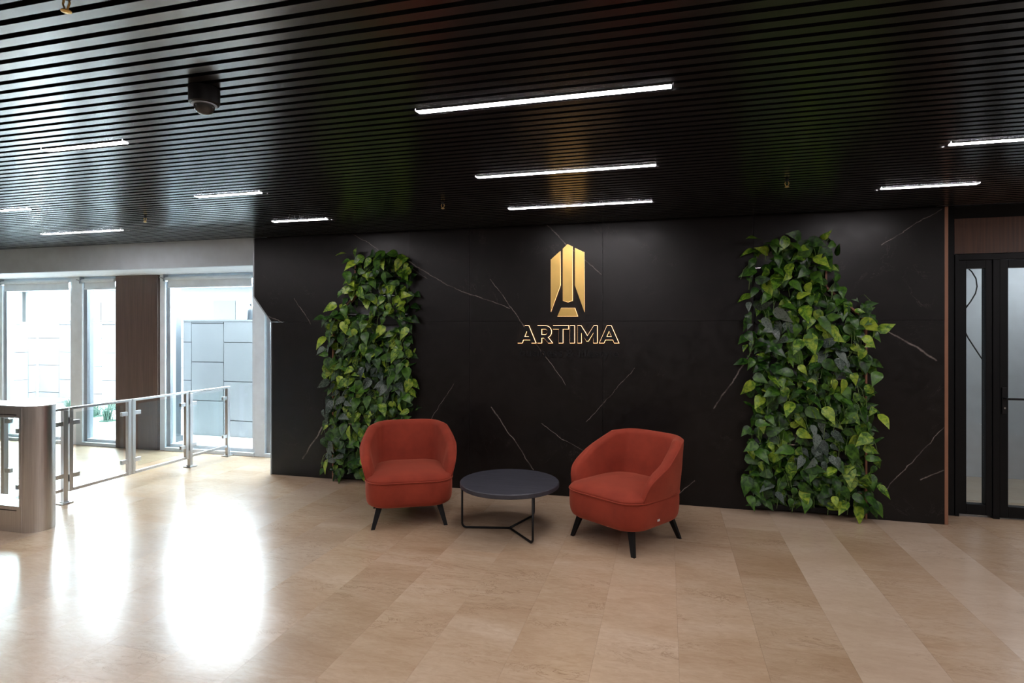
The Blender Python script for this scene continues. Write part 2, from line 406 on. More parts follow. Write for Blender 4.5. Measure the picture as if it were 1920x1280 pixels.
# metal edge on the stepped left end, walnut edge at the right end
def strip_path(pts, w, y0, y1, name, mat, parent, side=1):
    mb = MB()
    for i in range(len(pts)-1):
        a = Vector(pts[i]); b = Vector(pts[i+1]); d = (b-a).normalized(); nn = Vector((-d.y, d.x))*w*side
        mb.prism_xz([tuple(a), tuple(b), tuple(b+nn), tuple(a+nn)], y0, y1)
    return mb.build(name, mat, parent)
strip_path([(xa, 0), (xa, zj), (xb, zk), (xb, zn)], .014, YW-.004, YW+.10, 'edge_strip', M['alu'], wall, 1)
MB().box(xi+.001, YW+.004, 0, xi+.028, YD-.03, zn).build('edge_board', M['trim_brown'], wall, bevel=.003)
wb = MB().box(xa+.03, YW+.2, 0, xa+.10, YG+.1, zn).build('wall_return', M['white']); tag(wb, 'white return wall hidden behind the stone wall end', 'wall', kind='structure')

# ------------------------------------------------------------------ bulkhead, soffit and the other walls
bulk = MB().box(XL, YW+.024, ZS, xb+.1, YW+.08, ZC+.10).box(xb+.2, YW+.21, ZS, xi, YW+.25, ZC+.1).build('trim_1', M['fascia']); tag(bulk, 'grey plaster bulkhead above the window bay', 'bulkhead', kind='structure')
sof = MB().box(XL, YW+.081, ZS, xb+.2, YG+.1, ZS+.06).box(xb+.2, YW+.25, ZS, xa+.10, YG+.1, ZS+.06).build('trim_2', M['white']); tag(sof, 'white soffit strip between bulkhead and windows', 'soffit', kind='structure')
wl = MB().box(XL-.1, YB, 0, XL, YG+.1, ZC+.1).build('wall_left', M['back_paint']); tag(wl, 'grey side wall left of the window bay', 'wall', kind='structure')
wr = MB().box(XR, YB, 0, XR+.1, YD+.1, ZC+.1).build('wall_right', M['back_paint']); tag(wr, 'grey side wall right of the glass door', 'wall', kind='structure')
wk = MB().box(XL, YB-.1, 0, XR, YB, ZC+.1).build('wall_back', M['back_paint']); tag(wk, 'grey wall behind the viewer', 'wall', kind='structure')

# ------------------------------------------------------------------ walnut column
colm = empty('column', (-6.69, YG+.0, 0)); tag(colm, 'square column clad in dark walnut between the windows', 'column')
MB().box(-.33, -.045, 0, .33, .10, ZS-.004).build('core', M['plenum'], colm)
MB().box(-.34, -.063, .006, .34, -.046, ZS-.002).build('cladding_panel', M['wood_dark'], colm, bevel=.002)
MB().box(-.34, -.0455, .006, -.331, .10, ZS-.002).build('cladding_panel', M['wood_dark'], colm)
MB().box(.331, -.0455, .006, .34, .10, ZS-.002).build('cladding_panel', M['wood_dark'], colm)

# ------------------------------------------------------------------ windows with roller blinds
def window(n, x0, x1, lab, pl=.16, pr=.0):
    w = empty('window_%d' % n, ((x0+x1)/2, YG, 0)); tag(w, lab, 'window', kind='structure'); h = (x1-x0)/2
    if pl: MB().box(-h-pl, -.03, 0, -h, .12, ZS-.001).build('post', M['frame_white'], w, bevel=.004)
    if pr: MB().box(h, -.03, 0, h+pr, .12, ZS-.001).build('post', M['frame_white'], w, bevel=.004)
    MB().box(-h+.001, -.045, 0, h-.001, .10, .045).build('sill', M['frame_white'], w, bevel=.004)
    MB().box(-h+.001, -.02, ZS-.06, h-.001, .10, ZS-.001).build('head_frame', M['frame_white'], w)
    MB().box(-h+.001, .0, .046, -h+.05, .09, ZS-.061).build('side_frame', M['alu'], w)
    MB().box(h-.05, .0, .046, h-.001, .09, ZS-.061).build('side_frame', M['frame_white'], w)
    MB().box(-h+.051, .0, .046, h-.051, .06, .085).build('rail', M['frame_white'], w)
    MB().box(-h+.051, .03, .086, h-.051, .042, ZS-.061).build('pane', M['glass'], w)
    return w
window(1, -9.10, -7.83, 'tall window left of the white post, furthest left in view', .17)
window(2, -7.64, -7.031, 'narrow window strip between the white post and the walnut column', .19)
window(3, -6.26, -4.91, 'tall window between the walnut column and the stone wall', .085, .15)
window(4, -4.755, -4.06, 'sliver of window beside the stone wall edge', 0, .05)
window(5, -10.6, -9.27, 'tall window beyond the left edge of the photo', .2)
MB().box(XL, YG, 0, -10.8, YG+.1, ZS).build('window_filler', M['white'], bpy.data.objects['window_5']).location = (9.935, -YG, 0)
def blind(x0, x1, lab, left_br=True):
    b = empty('roller_blind', ((x0+x1)/2, YG-.06, ZS)); tag(b, lab, 'blind', 'roller blinds'); h = (x1-x0)/2
    MB().tube([(-h+.03, 0, -.055), (h-.01, 0, -.055)], .024, 14).build('roller', M['frame_white'], b, smooth=True)
    MB().box(-h+.05, .018, -.15, h-.02, .0205, -.055).build('fabric', M['frame_white'], b)
    MB().box(-h+.05, .012, -.172, h-.02, .026, -.150).build('bottom_bar', M['frame_white'], b, bevel=.003)
    MB().box(-h+.012, -.03, -.09, -h+.028, .03, 0).build('bracket', M['alu'], b)
    MB().tube([(-h+.02, -.03, -.06), (-h+.0, -.034, -.045), (-h-.03, -.034, -.04)], .007, 6).build('chain_knob', M['alu'], b)
blind(-9.09, -7.84, 'raised white roller blind over the furthest left window')
blind(-7.63, -7.04, 'short raised white roller blind left of the walnut column')
blind(-6.25, -4.92, 'raised white roller blind right of the walnut column')

# ------------------------------------------------------------------ courtyard outside
pav = MB().box(-20, YG+.1, -.12, 3, 30, -.02).build('ground_outside', M['paving']); tag(pav, 'pale paving of the courtyard outside the windows', 'paving', kind='structure')
fac = MB().box(-18, YG+.1, ZS+.07, 8, YG+.3, 8.0).box(-18, YG+.1, -.02, XL, YG+.3, ZS+.07).box(xa+.05, YG+.12, -.02, 1.2, YG+.3, ZS+.07)  # unseen facade; height shades the courtyard, pale tone bounces light to near wall
fac = fac.build('wall_outside', M['render_out']); tag(fac, 'unseen outer face of the building above the windows, height set to shade the courtyard', 'wall', kind='structure')
H_OUT = 1.675
T = .575
def clad(name, lab, x0, x1, y, xjoint, seed, along='x'):
    w = MB()
    if along == 'x': w.box(x0, y+.02, -.02, x1, y+.22, H_OUT)
    else: w.box(y-.22, x0, -.02, y-.02, x1, H_OUT)
    w = w.build(name, M['joint_out']); tag(w, lab, 'garden wall')
    i = math.floor((x0-xjoint)/T); gg = .011
    while xjoint+i*T < x1:
        a = max(x0, xjoint+i*T); b = min(x1, xjoint+(i+1)*T); z0 = -.02; z = (.22 if i % 2 else .50)
        while z0 < H_OUT-.02 and b-a > .04:
            z1 = min(z, H_OUT)
            if along == 'x': MB().box(a+gg/2, y, z0+gg/2, b-gg/2, y+.021, z1-gg/2).build('tile', M['tile_out'], w)
            else: MB().box(y-.021, a+gg/2, z0+gg/2, y, b-gg/2, z1-gg/2).build('tile', M['tile_out'], w)
            z0 = z1; z += T
        i += 1
    if along == 'x': MB().box(x0, y-.005, H_OUT+.001, x1, y+.23, H_OUT+.03).build('coping', M['tile_out'], w)
    else: MB().box(y-.23, x0, H_OUT+.001, y+.005, x1, H_OUT+.03).build('coping', M['tile_out'], w)
    return w
clad('garden_wall', 'near garden wall of large pale tiles behind the right window', -7.05, -2.0, 7.22, -6.90, 1)
clad('garden_wall', 'far garden wall of large pale tiles behind the two left windows', -13.0, -7.4, 9.43, -12.4, 2)
clad('garden_wall', 'pale tiled side wall closing the courtyard at far left', 6.5, 9.42, -13.0, 8.67, 3, 'y')
ra = clad('garden_wall', 'short pale tiled return wall joining near and far garden walls', 7.45, 9.42, -7.05, 7.5, 4, 'y')
pst = MB().box(-.29, 0, -.02, .27, .33, 2.3).box(-.31, -.005, -.02, .29, .345, .06).build('outer_pier', M['grey_post']); pst.location = (-6.935, YG+.31, 0)
tag(pst, 'blue-grey outer pier just outside the window beside the walnut column', 'pier')
def grass(x, y, h, n, lab, seed):
    rr = random.Random(seed); mb = MB()
    for i in range(n):
        a = rr.uniform(0, 2*math.pi); ln = h*rr.uniform(.7, 1.15); sp = rr.uniform(.25, .8)*ln; r0 = rr.uniform(0, .10)
        b = Vector((math.cos(a)*r0, math.sin(a)*r0, 0)); o = Vector((math.cos(a), math.sin(a), 0)); sd = Vector((-math.sin(a), math.cos(a), 0))*.006
        pts = []
        for k in range(5):
            q = k/4; p = b + o*sp*q*q + Vector((0,0,1))*ln*(q-.30*q*q*q); w = sd*(1-q*.95); pts += [p-w, p+w]
        mb.add(pts, [(2*k, 2*k+1, 2*k+3, 2*k+2) for k in range(4)])
    t = empty('ornamental_grass', (x, y, -.02)); tag(t, lab, 'grass', 'grass clumps in the courtyard')
    o = mb.build('blades', M['grass'], t); o['kind'] = 'stuff'
    MB().lathe([(.13, 0), (.12, .02), (.05, .03)], n=10).build('crown', M['grass'], t)
for i, (x, y, h) in enumerate(((-11.2, 8.75, .36), (-10.55, 9.05, .30), (-9.95, 9.05, .28), (-10.0, 8.25, .38), (-9.3, 7.9, .40), (-8.7, 8.4, .36), (-9.3, 8.8, .30))):
    grass(x, y, h, 130, ['leftmost blue-green grass clump beside the stone block', 'blue-green grass clump right of the leftmost one', 'small blue-green grass clump behind the white post', 'left front blue-green grass clump behind the glass gate', 'middle front blue-green grass clump behind the glass gate', 'right front blue-green grass clump next to the walnut column', 'blue-green grass clump at the back near the far garden wall'][i], i)
blk = MB().box(-.42, -.22, 0, .42, .22, .13).box(-.45, -.25, .131, .45, .25, .17).build('stone_block', M['tile_out'], bevel=.01); blk.location = (-12.1, 8.9, -.02); tag(blk, 'low pale stone block in the courtyard corner', 'stone block')
# what rises beyond the garden walls
nb = empty('far_building', (-14.0, 17.0, -.02)); tag(nb, 'pale low building beyond the garden walls', 'building')
MB().box(-14, 0, 0, 14, 4, 3.0).build('wall', M['far_white'], nb)
MB().box(-14.1, -.3, 3.001, 14.1, 4, 3.12).build('roof', M['far_white'], nb)
for x in (-7.2, -3.9, -1.3, 1.0, 3.6, 5.7):
    d = MB().box(x, -.02, 1.2, x+.9, -.001, 2.55).build('window', M['far_grey'], nb); MB().box(x-.06, -.05, 1.1, x+.96, -.021, 1.19).build('sill', M['far_white'], d)
for x in (-10.2, -5.4, 2.4, 7.2): MB().box(x, -.12, 0, x+.16, -.001, 3.0).build('pilaster', M['far_grey'], nb)
cyl = empty('gas_cylinder', (-5.93, 7.33, H_OUT+.03)); tag(cyl, 'small grey gas cylinder standing on the near garden wall', 'gas cylinder')
MB().lathe([(.055, 0), (.062, .01), (.062, .13), (.05, .165), (.02, .185), (.014, .20)], n=18).build('bottle', M['grey_post'], cyl, smooth=True)
MB().box(-.012, -.012, .2, .012, .012, .235).box(-.025, -.007, .215, .025, .007, .228).build('valve', M['chrome'], cyl)
rr = random.Random(3)
for i, x in enumerate((-12.5, -12.1, -11.7, -11.25, -10.85, -10.35, -9.6)):
    mb = MB(); n = 7; rad = rr.uniform(.07, .15)
    mb.lathe([(rad*.8, 0), (rad, rad*.25), (rad*.75, rad*.5), (rad*.3, rad*.62)], n=7)
    mb.v = [(a*rr.uniform(.85, 1.4), b*rr.uniform(.6, .8), c) for a, b, c in mb.v]
    o = mb.build('rock', M['rock']); o.location = (x, 9.56, H_OUT+.03); tag(o, ('leftmost', 'second', 'third', 'fourth', 'fifth', 'sixth', 'rightmost')[i] + ' small grey rock from the left on the far garden wall top', 'rock', 'rocks on the far garden wall')

# ------------------------------------------------------------------ glass door, wood panel, corridor behind
dw = MB().box(xi+.03, YD-.02, 0, 2.343, YD+.08, ZC+.06).box(3.62, YD-.02, 0, XR, YD+.08, ZC+.06).build('wall_door', M['black_door']); tag(dw, 'black wall lining beside the glass door', 'wall', kind='structure')
wp = MB().box(2.345, YD-.02, 2.205, 3.618, YD+.06, 2.50).build('wall_panel', M['wood_brown']); tag(wp, 'brown walnut panel above the glass door', 'panel', kind='structure')
wq = MB().box(2.345, YD+.0, 2.501, 3.618, YD+.06, ZC+.06).build('trim_3', M['plenum']); tag(wq, 'black gap strip above the walnut panel', 'trim', kind='structure')
door = empty('door_1', (2.343, YD, 0)); tag(door, 'black framed glass door with narrow sidelight', 'door', kind='structure')
def dbox(name, x0, x1, z0, z1, mat, y0=-.02, y1=.05, parent=None, bevel=.003):
    return MB().box(x0-2.343, y0, z0, x1-2.343, y1, z1).build(name, mat, parent or door, bevel=bevel)
dbox('frame_jamb', 2.345, 2.375, 0, 2.2, M['black_door'], -.03, .06)
dbox('frame_head', 2.376, 3.615, 2.15, 2.2, M['black_door'], -.03, .06)
dbox('frame_jamb', 3.58, 3.615, 0, 2.149, M['black_door'], -.03, .06)
sl = dbox('sidelight', 2.376, 2.431, .02, 2.149, M['black_door'])
for a in ((2.569, 2.615, .02, 2.149), (2.432, 2.568, .02, .107), (2.432, 2.568, 2.08, 2.149)): dbox('sidelight_rail', *a, M['black_door'], parent=sl)
dbox('pane', 2.432, 2.568, .108, 2.079, M['glass'], .01, .018, sl, 0)
dbox('mullion', 2.616, 2.664, .0, 2.149, M['black_door'], -.03, .06)
lf = dbox('leaf', 2.668, 2.727, .012, 2.145, M['black_door'])
for a in ((3.50, 3.578, .012, 2.145), (2.728, 3.499, .012, .104), (2.728, 3.499, 2.08, 2.145)): dbox('leaf_rail', *a, M['black_door'], parent=lf)
dbox('pane', 2.728, 3.499, .105, 2.079, M['glass'], .01, .018, lf, 0)
dbox('handle_plate', 2.678, 2.712, .87, 1.09, M['black'], -.032, -.0205, lf)
MB().tube([(2.695-2.343, -.032, 1.0), (2.695-2.343, -.062, 1.0), (2.705-2.343, -.07, 1.0), (2.84-2.343, -.07, 1.0)], .009, 8).build('lever', M['black'], lf, smooth=True)
MB().lathe([(.008, 0), (.008, .004)], n=10).build('lock_cylinder', M['chrome'], lf).matrix_local = Matrix.Translation((2.695-2.343, -.033, .92)) @ Matrix.Rotation(R(90), 4, 'X')
cw = MB().box(2.0, 7.25, 0, XR+.1, 7.35, 2.6).box(2.0, YD+.1, 0, 2.1, 7.25, 2.6).box(XR, YD+.1, 0, XR+.1, 7.25, 2.6).box(2.0, YD+.1, 2.56, XR+.1, 7.25, 2.66).box(2.1, YD+.1, 2.5, XR, 7.25, 2.56)
cw = cw.build('wall_corridor', M['corridor']); tag(cw, 'white corridor walls behind the glass door', 'wall', kind='structure')
cf = MB().box(2.0, YG+.11, -.10, XR+.1, 7.35, -.001).build('floor_corridor', M['floor']); tag(cf, 'beige corridor floor behind the glass door', 'floor', kind='structure')
cl = empty('corridor_fill_light', (3.6, 6.5, 2.498)); tag(cl, 'added unseen ceiling light brightening the corridor behind the door', 'ceiling light')  # added lamp, out of view, brightens the corridor
MB().box(-.3, -.3, -.03, .3, .3, 0).build('housing', M['frame_white'], cl)
MB().box(-.28, -.28, -.036, .28, .28, -.0305).build('diffuser', emit('corridor_fill_led', (.92, .96, 1.0), 18.0), cl)
def onplane(u, v, Y):
    x, z = wallpt(u, v, Y); return (x, Y, z)
cab = []
for u, v in ((1812,500),(1822,509),(1830,522),(1832,537),(1829,550),(1820,565),(1808,581)): cab.append(onplane(u, v, 5.93))
cb = MB().tube(cab, .0055, 6).build('hanging_cable', M['cable'], smooth=True); tag(cb, 'upper black cable loop seen through the door sidelight', 'cable')
cb = MB().tube([onplane(u, v, 5.93) for u, v in ((1806,614),(1815,633),(1828,653),(1840,671),(1850,684))], .0055, 6).build('hanging_cable', M['cable'], smooth=True); tag(cb, 'lower slanting black cable seen through the door sidelight', 'cable')

# ------------------------------------------------------------------ steel and glass barrier
RX = -5.25
def clamp(mb, x, y, z, dy): mb.box(x-.014, y, z-.02, x+.014, y+dy, z+.02)
def post(parent, y, z0=0, x=0, top=.84, foot=True):
    o = MB().box(x-.02, y-.02, z0, x+.02, y+.02, top).build('post', M['steel'], parent, bevel=.002)
    if foot: MB().box(x-.05, y-.05, 0, x+.05, y+.05, .012).box(x-.028, y-.028, .012, x+.028, y+.028, .022).build('foot_plate', M['steel'], o, bevel=.003)
    return o
def glass_bay(parent, y0, y1, rail0, rail1, z0=.11, z1=.84, bottom=True, top=True):
    if top: MB().box(-.022, rail0, z1, .022, rail1, z1+.022).build('top_rail', M['steel'], parent, bevel=.002)
    if bottom: MB().box(-.016, y0+.005, z0, .016, y1-.005, z0+.028).build('bottom_rail', M['steel'], parent, bevel=.002)
    MB().box(-.004, y0+.04, z0+.07, .004, y1-.04, z1-.03).build('pane', M['glass'], parent)
    for z in (z0+.14, z1-.12):
        for y, d in ((y0, .065), (y1, -.065)):
            mb = MB(); clamp(mb, 0, y, z, d); mb.build('clamp', M['steel'], parent, bevel=.002)
r1 = empty('glass_railing', (RX, 0, 0)); tag(r1, 'short steel and glass railing between turnstile and gate', 'railing', 'steel and glass barrier')
post(r1, 4.04); glass_bay(r1, 3.64, 4.02, 3.63, 4.062)
r2 = empty('glass_railing', (RX, 0, 0)); tag(r2, 'steel and glass railing end bay next to the windows', 'railing', 'steel and glass barrier')
post(r2, 5.475); post(r2, 6.06); glass_bay(r2, 5.495, 6.04, 5.453, 6.082)
def gate(y0, y1, lab):
    gt = empty('swing_gate', (RX, 0, .0)); tag(gt, lab, 'gate', 'steel and glass barrier')
    MB().box(-.018, y0, .10, .018, y0+.034, .84).build('stile', M['steel'], gt, bevel=.002)
    MB().box(-.018, y1-.034, .10, .018, y1, .84).build('stile', M['steel'], gt, bevel=.002)
    glass_bay(gt, y0+.034, y1-.034, y0, y1, .10, .84)
    for z in (.22, .74): MB().tube([(0, y0-.008 if y0 < 4.5 else y1+.008, z-.03), (0, y0-.008 if y0 < 4.5 else y1+.008, z+.03)], .007, 8).build('hinge', M['black'], gt)
gate(4.076, 4.705, 'steel framed glass gate leaf nearer the turnstile')
gate(4.722, 5.435, 'steel framed glass gate leaf nearer the windows')
r3 = empty('glass_railing', (-5.96, 4.03, 0)); tag(r3, 'steel railing post with glass seen through the turnstile opening', 'railing', 'steel and glass barrier')
post(r3, 0, 0); r3c = MB(); 
for z in (.26, .72): MB().box(.02, -.014, z-.02, .085, .014, z+.02).build('clamp', M['steel'], r3, bevel=.002)
MB().box(.06, -.004, .18, .52, .004, .81).build('pane', M['glass'], r3)
MB().box(-.022, -.022, .841, .56, .022, .862).build('top_rail', M['steel'], r3, bevel=.002)

ts = empty('turnstile', (-4.80, 3.37, 0)); tag(ts, 'brushed steel turnstile cabinet with rounded end at the left edge', 'turnstile')
TLn = 1.3
cap = [(0, 0)] + [(.105*math.sin(math.pi*k/16), .115-.115*math.cos(math.pi*k/16)) for k in range(1, 16)] + [(0, .23)]
smooth_by_angle(MB().prism_xy(cap, 0, .965).build('end_cap', M['steel'], ts), 30)
MB().prism_xy([(-.035, -.004), (-.002, -.004), (-.002, .234), (-.035, .234)], 0, .965).build('corner_post', M['steel'], ts, bevel=.004)
MB().box(-TLn, 0, 0, -.036, .23, .20).build('base_box', M['steel'], ts, bevel=.003)
MB().box(-TLn, 0, .885, -.036, .23, .965).build('top_housing', M['steel'], ts, bevel=.003)
MB().prism_xy([(-TLn, -.004), (0, -.004)] + [(.108*math.sin(math.pi*k/16)+.001, .115-.119*math.cos(math.pi*k/16)) for k in range(1, 16)] + [(0, .234), (-TLn, .234)], .9655, .978).build('lid', M['steel'], ts, bevel=.002)
MB().box(-TLn, -.003, .905, -.06, .0, .911).build('slot', M['black'], ts); MB().box(-TLn, -.003, .165, -.06, .0, .171).build('slot', M['black'], ts)
MB().box(-TLn, .02, .2005, -TLn+.25, .21, .884).build('inner_box', M['steel'], ts)
MB().box(-.9, .108, .21, -.12, .118, .87).build('wing_pane', M['glass'], ts)

# ------------------------------------------------------------------ armchairs
def roundrect(w, d0, d1, rf, rb, n=8):        # plan outline, front is -y; counter-clockwise from front right
    pts = []
    for cx, cy, r, a0 in ((w/2-rf, d0+rf, rf, -90), (w/2-rb, d1-rb, rb, 0), (-w/2+rb, d1-rb, rb, 90), (-w/2+rf, d0+rf, rf, 180)):
        for k in range(n+1):
            a = R(a0+90*k/n); pts.append((cx+r*math.cos(a), cy+r*math.sin(a)))
    return pts
def armchair(loc, rz, lab, with_tag):
    t = empty('armchair', (*loc, 0), R(rz)); tag(t, lab, 'armchair', 'rust velvet armchairs')
    # upholstered base
    ol = roundrect(.69, -.36, .33, .17, .22); N = len(ol)
    def ring(sc, z, dy=0): return [(x*sc, (y+.015)*sc-.015, z) for x, y in ol]
    prof = [(.80, .168), (.90, .170), (.955, .185), (.985, .21), (1.0, .25), (1.005, .30), (1.003, .35), (.995, .366)]
    mb = MB(); vv = [p for s_, z in prof for p in ring(s_, z)]
    ff = [(i*N+k, i*N+(k+1)%N, (i+1)*N+(k+1)%N, (i+1)*N+k) for i in range(len(prof)-1) for k in range(N)]
    ff += [tuple(range(N-1, -1, -1)), tuple((len(prof)-1)*N+k for k in range(N))]
    mb.add(vv, ff); b = mb.build('seat_base', M['velvet'], t, smooth=True); smooth_by_angle(b, 60)
    # seat cushion
    prof = [(.985, .367), (1.0, .374), (.99, .386), (.94, .402), (.80, .418), (.55, .430), (.25, .434)]
    mb = MB(); vv = [p for s_, z in prof for p in ring(s_, z)]
    ff = [(i*N+k, i*N+(k+1)%N, (i+1)*N+(k+1)%N, (i+1)*N+k) for i in range(len(prof)-1) for k in range(N)] + [tuple(range(N-1, -1, -1)), tuple((len(prof)-1)*N+k for k in range(N))]
    mb.add(vv, ff); c = mb.build('seat_cushion', M['velvet'], t, smooth=True)
    MB().tube(ring(1.006, .369), .0056, 6, closed=True).build('piping', M['velvet'], c, smooth=True)
    # wrap-round back and arms: a U-shaped wall whose height follows the distance from the front
    ctl = [(.328,-.30), (.335,-.24), (.347,-.12), (.349,0), (.342,.10), (.318,.205), (.26,.292), (.16,.337), (0,.345), (-.15,.335)]
    pts = []
    for k in range(1, len(ctl)-2):
        p0, p1, p2, p3 = [Vector(c_) for c_ in ctl[k-1:k+3]]
        for q in range(6):
            u = q/6; pts.append(tuple(.5*((2*p1)+(-p0+p2)*u+(2*p0-5*p1+4*p2-p3)*u*u+(-p0+3*p1-3*p2+p3)*u**3)))
    pts.append((0, .345)); pts = pts + [(-x, y) for x, y in pts[-2::-1]]
    m = len(pts); prof_n = 14; V = []; rim = []
    for i, (x, y) in enumerate(pts):
        x0, y0 = pts[max(i-1, 0)]; x1, y1 = pts[min(i+1, m-1)]
        tx, ty = x1-x0, y1-y0; L = math.hypot(tx, ty); nx, ny = ty/L, -tx/L      # outward normal
        f = (y+.24)/.5                                                           # 0 at the front end
        z_arm = .555+.19*min(1, max(0, (f-.16)/.70))**1.1
        sm = min(1, f/.24); z_top = .372+(z_arm-.372)*math.sqrt(max(0, 1-(1-sm)**2))
        z_top += .012*max(0, (y-.2)/.14)
        zb = .366; hgt = max(.004, z_top-zb)
        front = max(0, 1-f/.22)
        lean_back = .055*max(0, min(1, (y-.05)/.25))                              # back rakes
        def off(z):                                                               # outward flare with height
            q = (z-zb)/.38
            return .004+(.046-.038*max(0, min(1, (y+.02)/.24)))*math.sin(min(1, q*1.5)*math.pi*.5)
        th = .085-.035*front
        ring_ = []
        hw = th/2; cap_r = min(hw*.9, hgt*.45)
        zz = z_top-cap_r
        prof_pts = [(0, zb), (0, zb+(zz-zb)*.5), (0, zz)]
        for k in range(1, 8):
            a = math.pi*k/8; prof_pts.append((-hw+hw*math.cos(a), zz+cap_r*math.sin(a)))
        prof_pts += [(-th, zz), (-th-.006, zb+(zz-zb)*.5), (-th, zb)]
        for o_, z in prof_pts:
            d = off(z)+o_; ring_.append((x+nx*d, y+ny*d+lean_back*max(0, z-zb)/.38, z))
        V.append(ring_)
        d = off(zz); rim.append((x+nx*(d-.004), y+ny*(d-.004)+lean_back*(zz-zb)/.38, zz+cap_r*.42))
    K = len(V[0]); mb = MB(); vv = [p for r_ in V for p in r_]; ff = []
    for i in range(m-1):
        for k in range(K): ff.append((i*K+k, (i+1)*K+k, (i+1)*K+(k+1)%K, i*K+(k+1)%K))
    ff += [tuple(range(K)), tuple((m-1)*K+k for k in range(K-1, -1, -1))]
    mb.add(vv, ff); bk = mb.build('backrest', M['velvet'], t, smooth=True); smooth_by_angle(bk, 60)
    MB().tube(rim, .0052, 6).build('piping', M['velvet'], bk, smooth=True)
    # splayed legs
    for sx in (-1, 1):
        for y0, y1 in ((-.25, -.29), (.22, .27)):
            tx, bx = sx*.235, sx*.285
            mb = MB()
            tp = [(tx-.024, y0-.016, .172), (tx+.024, y0-.016, .172), (tx+.024, y0+.016, .172), (tx-.024, y0+.016, .172)]
            bt = [(bx-.015, y1-.011, 0), (bx+.015, y1-.011, 0), (bx+.015, y1+.011, 0), (bx-.015, y1+.011, 0)]
            mb.add(bt+tp, [(0,3,2,1),(4,5,6,7),(0,1,5,4),(1,2,6,5),(2,3,7,6),(3,0,4,7)]); mb.build('leg', M['black'], t, bevel=.002)
    if with_tag: MB().box(.3465, -.10, .222, .3492, -.072, .236).build('maker_tag', M['silver_tag'], t)
    return t
armchair((-2.10, 4.52), 26.5, 'rust red velvet armchair facing the viewer, left of the coffee table', False)
armchair((-.295, 4.49), -34, 'rust red velvet armchair turned toward the coffee table on its right', True)

# ------------------------------------------------------------------ coffee table
ct = empty('coffee_table', (-1.195, 4.425, 0)); tag(ct, 'round coffee table with dark wood top and thin black wire legs', 'coffee table')
MB().lathe([(.382, .342), (.39, .348), (.39, .374), (.384, .380)], n=64).build('tabletop', M['tabletop'], ct)
for a in (192, 312, 72):
    d = Vector((math.cos(R(a)), math.sin(R(a)), 0)); rad = .375
    pts = [Vector((0, 0, .0095))] + [d*(rad-.035)+Vector((0,0,.0095))]
    for k in range(1, 6):
        b = R(90*k/5); pts.append(d*(rad-.035+.035*math.sin(b))+Vector((0,0,.0095+.035*(1-math.cos(b)))))
    pts.append(d*rad+Vector((0,0,.341)))
    MB().tube(pts, .0085, 8).build('leg', M['black'], ct, smooth=True)

# ------------------------------------------------------------------ wall sign
sg = empty('wall_sign', (0, YW, 0)); tag(sg, 'gold tower emblem over backlit black lettering on the stone wall', 'sign')
def zp(x, y): return wallpt(920+x/4.57, 420+y/4.57, YW-.03)
def outset(poly, d):
    n = len(poly); a = sum(poly[i][0]*poly[(i+1)%n][1]-poly[(i+1)%n][0]*poly[i][1] for i in range(n)); sgn = 1 if a > 0 else -1; out = []
    for i in range(n):
        p0, p1, p2 = Vector(poly[i-1]), Vector(poly[i]), Vector(poly[(i+1)%n])
        e1 = (p1-p0).normalized(); e2 = (p2-p1).normalized()
        n1 = Vector((e1.y, -e1.x))*sgn; n2 = Vector((e2.y, -e2.x))*sgn
        b = n1+n2; b = b/max(.45, b.dot(n1)) if b.length > 1e-6 else n1
        out.append(tuple(p1+b*d))
    return out
EMB = [[(515,305),(595,232),(597,520),(515,750)], [(618,212),(658,172),(700,192),(700,655),(660,668),(618,655)],
       [(722,205),(800,240),(803,752),(722,525)], [(603,718),(720,718),(745,790),(572,790)]]
for poly in EMB:
    w = [zp(*p) for p in poly]
    e = MB().prism_xz(w, -.034, -.0185).build('emblem_blade', M['gold'], sg)
    MB().prism_xz(outset(w, .0012), -.018, -.013).build('glow_edge', M['warm_led'], e)
def letter(ch):                                   # outlines in a 1-high box; list of polygons (no holes: strokes split into pieces)
    s_ = .235
    if ch == 'A':
        W = 1.06
        return W, [[(0,0),(.245,0),(.53,.70),(.815,0),(1.06,0),(.64,1),(.42,1)], [(.26,.18),(.80,.18),(.725,.36),(.335,.36)]]
    if ch == 'T': return .90, [[(0,1),(0,.81),(.335,.81),(.335,0),(.565,0),(.565,.81),(.90,.81),(.90,1)]]
    if ch == 'I': return .25, [[(.01,0),(.24,0),(.24,1),(.01,1)]]
    if ch == 'M': return 1.13, [[(0,0),(0,1),(.19,1),(.565,.40),(.94,1),(1.13,1),(1.13,0),(.92,0),(.92,.60),(.615,.11),(.515,.11),(.21,.60),(.21,0)]]
    if ch == 'R':
        arc_o = [(.46+.38*math.sin(R(a)), .645+.355*math.cos(R(a))) for a in range(0, 181, 15)]
        arc_i = [(.45+.16*math.sin(R(a)), .645+.165*math.cos(R(a))) for a in range(180, -1, -15)]
        return .92, [[(0,0),(0,1)]+arc_o+[(.23,.29),(.23,.48)]+arc_i+[(.23,.81),(.23,0)], [(.38,.30),(.62,.34),(.90,0),(.655,0)]]
SPAN = {0:(232,385),1:(402,530),2:(535,665),3:(678,718),4:(745,912),5:(932,1097)}
for i, ch in enumerate('ARTIMA'):
    W, polys = letter(ch); x0, x1 = SPAN[i]; par = None; ya = 1018; yb = 870
    for poly in polys:
        w = [zp(x0+(x1-x0)*px/W, ya-(ya-yb)*pz) for px, pz in poly]
        if par is None: par = MB().prism_xz(w, -.034, -.0185).build('letter', M['letter_black'], sg)
        else: MB().prism_xz(w, -.0335, -.0186).build('letter_stroke', M['letter_black'], par)
        MB().prism_xz(outset(w, .0030), -.018, -.013).build('glow_edge', M['warm_led'], par)
